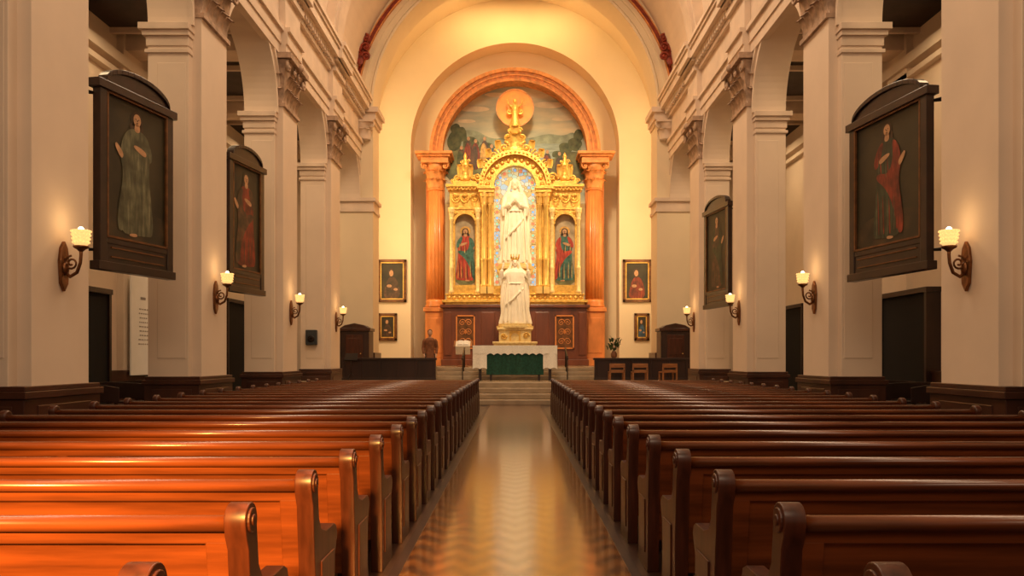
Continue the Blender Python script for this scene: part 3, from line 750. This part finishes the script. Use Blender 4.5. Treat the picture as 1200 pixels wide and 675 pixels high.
for cx in (-1.47,-1.17,1.17,1.47):
    c=MB(); big=abs(cx)>1.3; r=.14 if big else .12
    c.box(cx-.17,cx+.17,-.62,-.2,3.42,3.75)
    c.lathe([(r+.04,3.75),(r+.05,3.82),(r,3.9),(r+.01,5.0),(r+.03,5.05),(r-.005,5.12),(r-.02,7.6),(r+.02,7.65),(r-.02,7.7),(r+.1,8.15),(r+.1,8.22)],cx,-.42,16,fold=.05,nf=8)
    for i in range(7): a=2*pi*i/7; c.leaf((cx+r*math.cos(a),-.42+r*math.sin(a),7.7),(math.cos(a),math.sin(a),0),.13,.4,.1)
    c.obj('centre_column',['gold_smooth'],centre)
g=MB(); pts=[(1.02*math.cos(pi*i/30),8.5+1.02*math.sin(pi*i/30)) for i in range(31)]+[(-1.02,3.8),(1.02,3.8)]
g.prism(pts,0,.04,mi=0)
k=0
def med(x,z):
    global k
    g.ring(x,z,.075,.1,-.05,0,0,2*pi,12,mi=4); g.face(ell(x,z,.08,.08,12),-.02,1+k%3); k+=1
z=4.0
while z<8.4: med(-.86,z); med(.86,z); z+=.28
for i in range(11): a=pi*(i)/10; med(.86*math.cos(a),8.5+.86*math.sin(a))
g.obj('stained_glass',['glass','glassred','glassblue','glassgreen','gold_smooth'],e,label='backlit stained glass with small coloured roundels')
t=MB()
t.lathe([(.55,10.15),(.6,10.3),(.36,10.5),(.26,10.75),(.36,10.95),(.28,11.15),(.16,11.3)],0,-.2,18,sy=.5)
for s2 in (-1,1):
    t.scroll((s2*.5,-.3,10.35),.32,1.7,s2,pi/2,.07); t.scroll((s2*1.0,-.3,10.02),.27,1.6,s2,pi/2,.06); t.scroll((s2*1.45,-.3,9.6),.22,1.5,s2,pi/2,.05)
    t.scroll((s2*.36,-.3,10.85),.2,1.6,-s2,-pi/2,.05); t.scroll((s2*.22,-.3,11.2),.14,1.5,s2,0,.04); t.scroll((s2*1.78,-.3,9.0),.2,1.4,s2,0,.05)
    for (x,z) in ((.3,10.5),(.8,10.3),(1.25,9.9),(1.65,9.4)): t.leaf((s2*x,-.35,z),(s2*.3,-1,0),.28,.48,.15)
t.leaf((0,-.4,10.3),(0,-1,0),.5,.9,.25); t.leaf((0,-.35,10.9),(0,-1,0),.35,.6,.2)
crest=t.obj('crest',['gold'],e)
t=MB(); t.ring(0,12.45,0.01,.88,.25,.3,0,2*pi,48,mi=0); t.ring(0,12.45,.87,.92,.22,.3,0,2*pi,48,mi=1)
for i in range(28):
    a=2*pi*i/28; r1=.3; r2=.7 if i%2 else .55
    c_,s_=math.cos(a),math.sin(a); q=.014
    t.face([(r1*c_-q*s_,12.45+r1*s_+q*c_),(r1*c_+q*s_,12.45+r1*s_-q*c_),(r2*c_,12.45+r2*s_)],.235,1)
t.obj('sunburst_disc',['sun_disc','orange_trim'],crest,label='orange sunburst disc behind the crest')
t=MB()
t.lathe([(.24,11.3),(.28,11.45),(.18,11.8),(.14,12.05),(.18,12.3),(.14,12.45),(.05,12.52)],0,-.1,14,sy=.7,fold=.08,nf=7)
t.ball((0,-.12,12.63),.1,.1,.13); 
for s2 in (-1,1):
    t.tube([(s2*.17,-.1,12.4),(s2*.32,-.16,12.5),(s2*.38,-.2,12.75)],[.055,.045,.03],8)
    t.scroll((s2*.27,0,12.2),.2,1.3,s2,pi/2,.045); t.leaf((s2*.2,.05,12.1),(s2,-.2,0),.3,.6,.3)
t.obj('crowning_figure',['gold'],crest,remesh=.025,label='gilded crowning angel figure')

# ------------------------------------------------------------------ statues
def statue(label,loc,H,arms,crown=False,wide=1.):
    e=thing('statue',label,'statue',loc)
    s=MB()
    lv=[(0,.168,.12),(.02,.178,.135),(.08,.168,.13),(.2,.150,.115),(.35,.136,.105),(.46,.126,.10),(.54,.116,.09),(.6,.110,.084),(.66,.112,.082),(.72,.118,.08),(.77,.115,.075),(.805,.088,.062),(.83,.045,.045),(.86,.032,.036),(.89,.032,.036)]
    n=72; vs=[];fs=[]
    for z,rx,ry in lv:
        fd=max(0,min(1,(.80-z)/.4))
        wd=wide if z<.78 else 1+(wide-1)*max(0,(.83-z)/.05)
        for i in range(n):
            a=2*pi*i/n
            m=1+fd*(.085*math.sin(10*a+z*1.8)+.055*math.sin(17*a-z*3))
            vs.append((rx*wd*m*math.cos(a)*H,ry*m*math.sin(a)*H,z*H))
    for k_ in range(len(lv)-1):
        for i in range(n): j=(i+1)%n; fs.append((k_*n+i,k_*n+j,(k_+1)*n+j,(k_+1)*n+i))
    fs.append(list(range(n))); fs.append([(len(lv)-1)*n+i for i in range(n)])
    s.add(vs,fs,0,True)
    for x0,x1,zt in ((-.10,-.13,.66),(-.065,-.08,.60),(.07,.08,.62),(.105,.135,.68),(-.02,-.03,.52),(.03,.035,.5)):
        s.tube([(x0*H*wide,-.075*H,zt*H),((x0+x1)*.5*H*wide,-.106*H,.36*H),(x1*H*wide,-.118*H,.04*H)],[.008*H,.015*H,.014*H],6)
    s.tube([(-.11*H*wide,-.03*H,.60*H),(-.05*H,-.09*H,.605*H),(.05*H,-.09*H,.605*H),(.11*H*wide,-.03*H,.60*H)],.009*H,6)
    s.tube([(.115*H*wide,-.03*H,.56*H),(.06*H,-.105*H,.47*H),(-.04*H,-.125*H,.36*H),(-.13*H*wide,-.095*H,.27*H)],[.01*H,.014*H,.015*H,.01*H],6)
    s.ball((0,-.016*H,.912*H),.042*H,.048*H,.058*H,16,12)
    s.tube([(0,-.060*H,.93*H),(0,-.074*H,.905*H),(0,-.062*H,.902*H)],[.005*H,.009*H,.006*H],6)
    s.ball((0,-.058*H,.883*H),.014*H,.008*H,.006*H,8,6); s.ball((0,-.052*H,.867*H),.018*H,.012*H,.012*H,8,6)
    for q in (-1,1):
        s.tube([(q*.008*H,-.064*H,.933*H),(q*.02*H,-.062*H,.937*H),(q*.032*H,-.05*H,.930*H)],.004*H,5)
        s.tube([(q*.04*H,.01*H,.955*H),(q*.056*H,.01*H,.90*H),(q*.078*H,.01*H,.83*H),(q*.12*H*wide,.01*H,.76*H),(q*.14*H*wide,.02*H,.6*H),(q*.15*H*wide,.02*H,.35*H),(q*.15*H*wide,.02*H,.12*H)],[.018*H,.02*H,.024*H,.028*H,.03*H,.025*H,.014*H],8)
    s.ball((0,.018*H,.93*H),.053*H,.046*H,.060*H,16,10)
    for (sh,el,wr,hd) in arms:
        P_=[Vector(p)*H for p in (sh,el,wr,hd)]
        s.tube([P_[0],P_[0].lerp(P_[1],.5),P_[1],P_[1].lerp(P_[2],.6),P_[2]],[.032*H,.034*H,.036*H,.032*H,.027*H],10)
        s.tube([P_[1],P_[1]+Vector((0,-.005,-.09))*H],[.033*H,.012*H],8)
        s.tube([P_[2],P_[2].lerp(P_[3],.5),P_[3]],[.015*H,.016*H,.012*H],8)
        dd=(P_[3]-P_[2]).normalized(); sd=dd.cross(Vector((0,-1,0))).normalized()
        for i in range(4):
            b0=P_[3]+sd*(i-1.5)*.009*H; s.tube([b0,b0+dd*.022*H,b0+dd*.038*H+Vector((0,.004,0))*H],[.006*H,.0055*H,.004*H],6)
        s.tube([P_[2].lerp(P_[3],.6),P_[2].lerp(P_[3],.8)+sd*.02*H,P_[3]+sd*.026*H],[.007*H,.006*H,.004*H],6)
    s.obj('figure',['marble'],e,remesh=H*.0048)
    b=MB(); b.lathe([(.21*H*wide,-.05*H),(.21*H*wide,-.02*H),(.19*H*wide,-.015*H),(.19*H*wide,.01*H)],0,0,8,sy=.8,sm=False); b.obj('plinth',['gold_pale'],e)
    if crown:
        c=MB(); c.lathe([(.050*H,.955*H),(.056*H,.965*H),(.058*H,.985*H),(.050*H,.985*H)],0,0,20)
        for i in range(10):
            a=2*pi*i/10; c.tube([(.055*H*math.cos(a),.055*H*math.sin(a),.98*H),(.066*H*math.cos(a),.066*H*math.sin(a),1.03*H)],[.011*H,.003*H],6); c.ball((.067*H*math.cos(a),.067*H*math.sin(a),1.033*H),.007*H,n=6,m=4)
        c.obj('crown',['gold_smooth'],e)
    return e
pray=[((-.105,-.01,.765),(-.13,-.05,.64),(-.05,-.105,.675),(-.016,-.12,.72)),((.105,-.01,.765),(.13,-.05,.64),(.05,-.105,.675),(.016,-.12,.72))]
st1=statue('tall white marble statue of a veiled robed figure with joined hands',(0,38.30,5.9),4.15,pray)
opn=[((-.13,-.01,.77),(-.215,-.04,.67),(-.19,-.08,.80),(-.175,-.09,.87)),((.13,-.01,.77),(.215,-.04,.67),(.19,-.08,.80),(.175,-.09,.87))]
st2=statue('white marble crowned statue in flowing robes with raised hands',(0,36.6,3.02),3.05,opn,True,1.3)
e=thing('statue_bracket','gilded pedestal bracket carrying the upper statue in its niche','pedestal',(0,38.35,4.0))
MB().lathe([(.3,0),(.45,.3),(.4,.6),(.62,1.1),(.85,1.55),(.88,1.69)],0,0,20,sy=.55).obj('pedestal_body',['gold_pale'],e)
t=MB()
for s2 in (-1,1): t.scroll((s2*.5,-.3,1.2),.25,1.6,s2,pi/2,.06); t.scroll((s2*.3,-.3,.6),.2,1.5,-s2,0,.05)
t.obj('scroll_ornament',['gold_pale'],e)
e=thing('tabernacle','pale gilded tabernacle block carrying the lower statue','tabernacle',(0,36.6,1.15))
t=MB(); t.box(-.95,.95,-.5,.5,0,1.0).box(-1.0,1.0,-.55,.55,1.0,1.1).box(-.72,.72,-.42,.42,1.1,1.62).box(-.8,.8,-.5,.5,1.62,1.715)
t.obj('body',['gold_pale'],e,bevel=.02)
t=MB().archpanel(-.25,.25,1.15,1.58,0,.17,1.32,-.46,-.42,'y',n=14); 
for s2 in (-1,1): t.scroll((s2*.5,-.45,1.36),.14,1.5,s2,0,.035)
t.obj('door',['gold'],e)

# ------------------------------------------------------------------ altar table
e=thing('altar_table','altar table covered with white lace cloth and a green frontal','altar',(0,29.3,.7))
HT=1.26
MB().box(-1.42,1.42,-.4,.4,HT-.09,HT-.03).obj('table_top',['wood_dark'],e)
for x in (-1.3,1.22):
    for y in (-.35,.27): MB().box(x,x+.08,y,y+.08,0,HT-.09).obj('leg',['wood_dark'],e)
for x in (-.9,.82): MB().box(x,x+.08,-.36,-.28,0,HT-.09).obj('leg',['wood_dark'],e)
c=MB(); c.box(-1.5,1.5,-.46,.46,HT-.029,HT)
def drape(x0,x1,y,z0,z1,n,amp,scal):
    vs=[];fs=[];m=5
    for j in range(m):
        for i in range(n+1):
            t=i/n; f=j/(m-1); z=z1+(z0-z1)*f
            if j==m-1: z+=scal*abs(math.sin(t*pi*(x1-x0)*4))
            vs.append((x0+(x1-x0)*t,y+amp*f*math.sin(t*(x1-x0)*14),z))
    for j in range(m-1):
        for i in range(n): a=j*(n+1)+i; fs.append((a,a+1,a+n+2,a+n+1))
    return vs,fs
v_,f_=drape(-1.5,1.5,-.50,HT-.34,HT,96,.012,.06); c.add(v_,f_,0,True)
for a,b_ in ((-1.5,-1.0),(1.0,1.5)):
    v_,f_=drape(a,b_,-.49,.42,HT-.05,24,.03,.05); c.add(v_,f_,0,True)
for s2 in (-1,1):
    v_,f_=drape(-.46,.46,0,.42,HT,24,.02,.04); c.add([(s2*1.51+y*.6,x,z) for x,y,z in v_],f_,0,True)
c.obj('altar_cloth',['white'],e,label='white lace altar cloth')
c=MB(); v_,f_=drape(-1.02,1.02,-.44,.22,HT-.1,60,.04,.0); c.add(v_,f_,0,True); c.obj('altar_frontal',['green'],e,label='green frontal cloth')

for sg in (-1,1):
    e=thing('step_handrail','dark iron handrail beside the altar steps','handrail',(sg*1.95,30.3,.7),group='altar step handrails')
    MB().tube([(0,-.25,.85),(0,0,.9),(0,1.0,1.2),(0,1.2,1.2)],.025,8).tube([(0,-.25,.85),(0,-.3,.75)],.025,8).obj('rail',['iron'],e)
    for y,h,bz in ((-.15,.86,0),(.5,1.05,.3),(1.05,1.2,.45)): MB().tube([(0,y,bz),(0,y,h)],.018,8).obj('post',['iron'],e)

for sg in (-1,1):
    e=thing('choir_partition','low dark panelled wooden partition in front of the sanctuary','partition',(sg*4.5,29,.7),group='sanctuary partitions')
    c=MB(); c.box(-1.65,1.65,-.06,.06,.0,.74); 
    c.obj('panel_wall',['wood_dark'],e)
    c=MB(); c.box(-1.7,1.7,-.12,.12,.74,.82).box(-1.68,1.68,-.1,.1,0,.1); 
    for i in range(6): c.box(-1.66+.65*i,-1.58+.65*i,-.09,.09,.1,.74)
    c.obj('rail_frame',['wood_dark'],e,bevel=.01)
def chair(loc,rz,label):
    e=thing('wooden_chair',label,'chair',loc,rz)
    MB().box(-.27,.27,-.22,.22,.30,.34).obj('seat',['chair'],e,bevel=.01)
    MB().box(-.27,.27,.18,.22,.34,.40).box(-.27,.27,.18,.22,.48,.62).obj('backrest',['chair'],e,bevel=.01)
    for x in (-.27,.22):
        for y in (-.22,.17): MB().box(x,x+.05,y,y+.05,0,.31 if y<0 else .5).obj('leg',['chair'],e)
    return e
for x in (3.55,4.35,5.35): chair((x,28.35,.7),pi if x<5 else pi+.15,'low light-brown wooden chair beside the dark partition')["group"]='low chairs by the partition'
def music_stand():
    e=thing('music_stand','slim dark metal music stand by the partition','music stand',(-5.75,28.4,.7))
    m=MB(); m.tube([(0,0,.25),(0,0,.75)],.012,6)
    for a in (0,2.1,4.2): m.tube([(0,0,.3),(.25*math.cos(a),.25*math.sin(a),.01)],.01,6)
    m.obj('tripod_stand',['iron'],e)
    MB().box(-.22,.22,0,.02,0,.3).box(-.22,.22,-.05,.02,0,.02).obj('desk',['iron'],e,loc=(0,0,.72)).rotation_euler=(-.5,0,0)
music_stand()
e=thing('lectern','small lectern with pale cloth and open book beside the altar','lectern',(-2.15,33.6,1.15))
MB().box(-.06,.06,-.06,.06,.05,.85).box(-.22,.22,-.2,.2,0,.06).obj('stand',['chair'],e,bevel=.01)
MB().box(-.38,.38,-.25,.25,-.02,.02).obj('desk',['chair'],e,loc=(0,0,.95)).rotation_euler=(.5,0,0)
MB().box(-.3,.3,-.27,-.255,-.35,.03).box(-.3,.3,-.27,.2,.021,.03).obj('cloth',['white'],e,loc=(0,0,.95)).rotation_euler=(.5,0,0)
MB().prism([(-.24,.035),(-.2,.07),(-.05,.085),(0,.05),(.05,.085),(.2,.07),(.24,.035)],-.17,.17).obj('book',['paper'],e,loc=(0,0,.95)).rotation_euler=(.5,0,0)
def vase(loc,h,label):
    e=thing('flower_stand',label,'flowers',loc)
    m=MB(); m.lathe([(.17,0),(.17,.03),(.04,.06),(.035,h),(.15,h+.02),(.15,h+.05)],0,0,14); m.obj('stand',['iron'],e)
    m=MB(); m.lathe([(.07,h+.05),(.12,h+.12),(.13,h+.25),(.08,h+.32),(.1,h+.35)],0,0,16); m.obj('pot',['pot'],e)
    m=MB(); random.seed(4)
    for i in range(26):
        a=random.uniform(0,2*pi); r=random.uniform(.05,.3); z=h+.45+random.uniform(0,.5)*(1-r)
        m.tube([(0,0,h+.3),(r*.5*math.cos(a),r*.5*math.sin(a),(z+h+.3)/2+.05),(r*math.cos(a),r*math.sin(a),z)],.006,4)
        m.leaf((r*math.cos(a),r*math.sin(a),z-.08),(math.cos(a),math.sin(a),0),.09,.2,.1)
    m.obj('foliage',['leafg'],e)
    m=MB()
    for i in range(9):
        a=random.uniform(0,2*pi); r=random.uniform(.0,.22); m.ball((r*math.cos(a),r*math.sin(a),h+.62+random.uniform(-.1,.3)),.05,n=7,m=5)
    m.obj('blossoms',['flower'],e)
vase((4.05,33.2,.7),.75,'flower arrangement on a slim dark stand near the altar')
for sg in (-1,1):
    e=thing('confessional','dark wooden confessional booth with reddish door against the pier','confessional',(sg*6.75,34.5,.7),group='confessional booths')
    c=MB(); c.box(-.62,.62,-.45,.6,0,1.95); c.obj('body',['wood_dark'],e,bevel=.015)
    c=MB(); c.box(-.68,.68,-.52,.6,1.95,2.08).prism([(-.6,2.08),(.6,2.08),(.4,2.2),(0,2.28),(-.4,2.2)],-.45,.4); c.obj('cornice',['plinth'],e,bevel=.015)
    c=MB(); c.box(-.36,.36,-.5,-.45,.08,1.8); c.box(-.26,.26,-.52,-.49,.2,.8).box(-.26,.26,-.52,-.49,.95,1.65); dr=c.obj('door',['pew_end'],e,bevel=.01)
    MB().ball((.28,-.54,1.0),.025,n=8,m=6).obj('knob',['gold_smooth'],dr)

# ------------------------------------------------------------------ person
e=thing('person','standing person with short dark hair in brown coat and dark trousers','person',(-3.25,31.0,.7),.15)
e.scale=(1.07,1.07,1.08)
b=MB()   # body: one remeshed continuous surface
b.lathe([(.10,.80),(.145,.90),(.135,1.02),(.14,1.15),(.165,1.30),(.17,1.38),(.12,1.44),(.055,1.48),(.05,1.56)],0,0,24,sy=.68)
b.ball((0,-.01,1.635),.075,.09,.115,16,12)
b.tube([(0,-.095,1.65),(0,-.118,1.615),(0,-.098,1.61)],[.008,.014,.01],6)
b.ball((0,-.085,1.575),.028,.02,.012,8,6)
for s2 in (-1,1):
    b.ball((s2*.077,.0,1.63),.014,.022,.032,8,6)
    b.tube([(s2*.085,0,.90),(s2*.10,-.01,.70),(s2*.10,-.012,.50),(s2*.105,.0,.30),(s2*.105,.01,.07)],[.09,.075,.056,.052,.038],12)
    b.ball((s2*.11,-.06,.045),.048,.13,.042,12,8)
    b.tube([(s2*.165,0,1.40),(s2*.21,.0,1.26),(s2*.235,.01,1.12),(s2*.225,-.04,1.0),(s2*.213,-.09,.89)],[.052,.045,.038,.034,.026],10)
    b.tube([(s2*.213,-.09,.89),(s2*.208,-.105,.85),(s2*.203,-.115,.80)],[.024,.034,.03],8)
    for i in range(4):
        dx=(i-1.5)*.019; ln=(.055,.07,.065,.05)[i]
        b.tube([(s2*.203,-.115+dx,.805),(s2*.198,-.12+dx,.805-ln*.6),(s2*.190,-.118+dx,.80-ln)],[.0095,.009,.007],6)
    b.tube([(s2*.195,-.135,.85),(s2*.182,-.155,.82),(s2*.178,-.155,.795)],[.011,.010,.008],6)
b.obj('body',['skin'],e,remesh=.008)
c=MB()
c.lathe([(.19,.74),(.185,.82),(.165,1.0),(.168,1.12),(.188,1.28),(.195,1.38),(.15,1.445),(.08,1.475)],0,0,28,sy=.72,fold=.02,nf=5)
for s2 in (-1,1): c.tube([(s2*.15,0,1.40),(s2*.20,0,1.33),(s2*.228,.005,1.20),(s2*.245,.01,1.11),(s2*.232,-.05,.99),(s2*.218,-.085,.905)],[.075,.074,.062,.057,.050,.044],12)
c.obj('coat',['shirt'],e,remesh=.012,label='brown coat')
c=MB(); c.lathe([(.12,.80),(.165,.86),(.16,.95),(.14,1.0)],0,0,24,sy=.72)
for s2 in (-1,1): c.tube([(s2*.085,0,.90),(s2*.10,-.01,.70),(s2*.10,-.012,.50),(s2*.105,.0,.30),(s2*.105,.01,.06)],[.10,.092,.078,.07,.064],12)
c.obj('trousers',['trouser'],e,remesh=.012)
h=MB()
for s2 in (-1,1): h.ball((s2*.03,-.094,1.650),.012,.006,.006,8,6)
h.obj('eyes',['hair'],e)
h=MB(); h.ball((0,.024,1.678),.086,.088,.096,14,10); h.obj('hair',['hair'],e)

# ------------------------------------------------------------------ lights
W=bpy.data.worlds.new('world'); SC.world=W; W.use_nodes=True
W.node_tree.nodes['Background'].inputs[0].default_value=(1,.69,.46,1); W.node_tree.nodes['Background'].inputs[1].default_value=.24
for y,en in ((6,600),(16,780),(27,950)): lamp('AREA',(0,y,18.6),en,(1,.735,.48),5,(0,y,0),size_y=5)
for sg in (-1,1): lamp('AREA',(sg*6.62,37.3,9.5),225,(1,.68,.31),.3,(sg*1.5,41,9.5),size_y=11)  # added strips, hidden behind the arch jambs, to even out the back wall
lamp('AREA',(0,38.0,18.6),250,(1,.63,.24),6,(0,40.5,9),size_y=1.2)
lamp('SPOT',(1.0,28,18.0),7400,(1,.75,.42),.8,(0,40,7.0),52,blend=.8)
lamp('SPOT',(4.2,29.5,18.0),3400,(1,.82,.52),.3,(0,38,6.0),18)  # added unseen spot, brightens and models the statues from one side
lamp('SPOT',(0,19,13.5),1500,(1,.80,.55),.3,(0,29.3,1.4),22,blend=.7)  # added unseen spot to lift the altar front and steps
for sg in (-1,1):
    for y in (15,21,27,33): lamp('AREA',(sg*9.5,y,10.3),80,(1,.70,.38),1.6,(sg*9.5,y,4))
lamp('SPOT',(-.8,-2.8,4.3),17000,(1,.47,.10),.35,(-2.05,3.9,.6),29,blend=.95)
lamp('AREA',(0,-3.2,10),470,(1,.74,.50),6,(0,16,7))

# ------------------------------------------------------------------ camera
cam=bpy.data.cameras.new('camera'); co=bpy.data.objects.new('camera',cam); COL.objects.link(co)
co.location=(0,0,1.5); co.rotation_euler=(pi/2,0,0)
cam.sensor_width=36; cam.lens=28.5; cam.shift_y=82.5/1200; cam.shift_x=-3.5/1200; cam.clip_end=200; cam.clip_start=.05
SC.camera=co
SC.view_settings.view_transform='Standard'
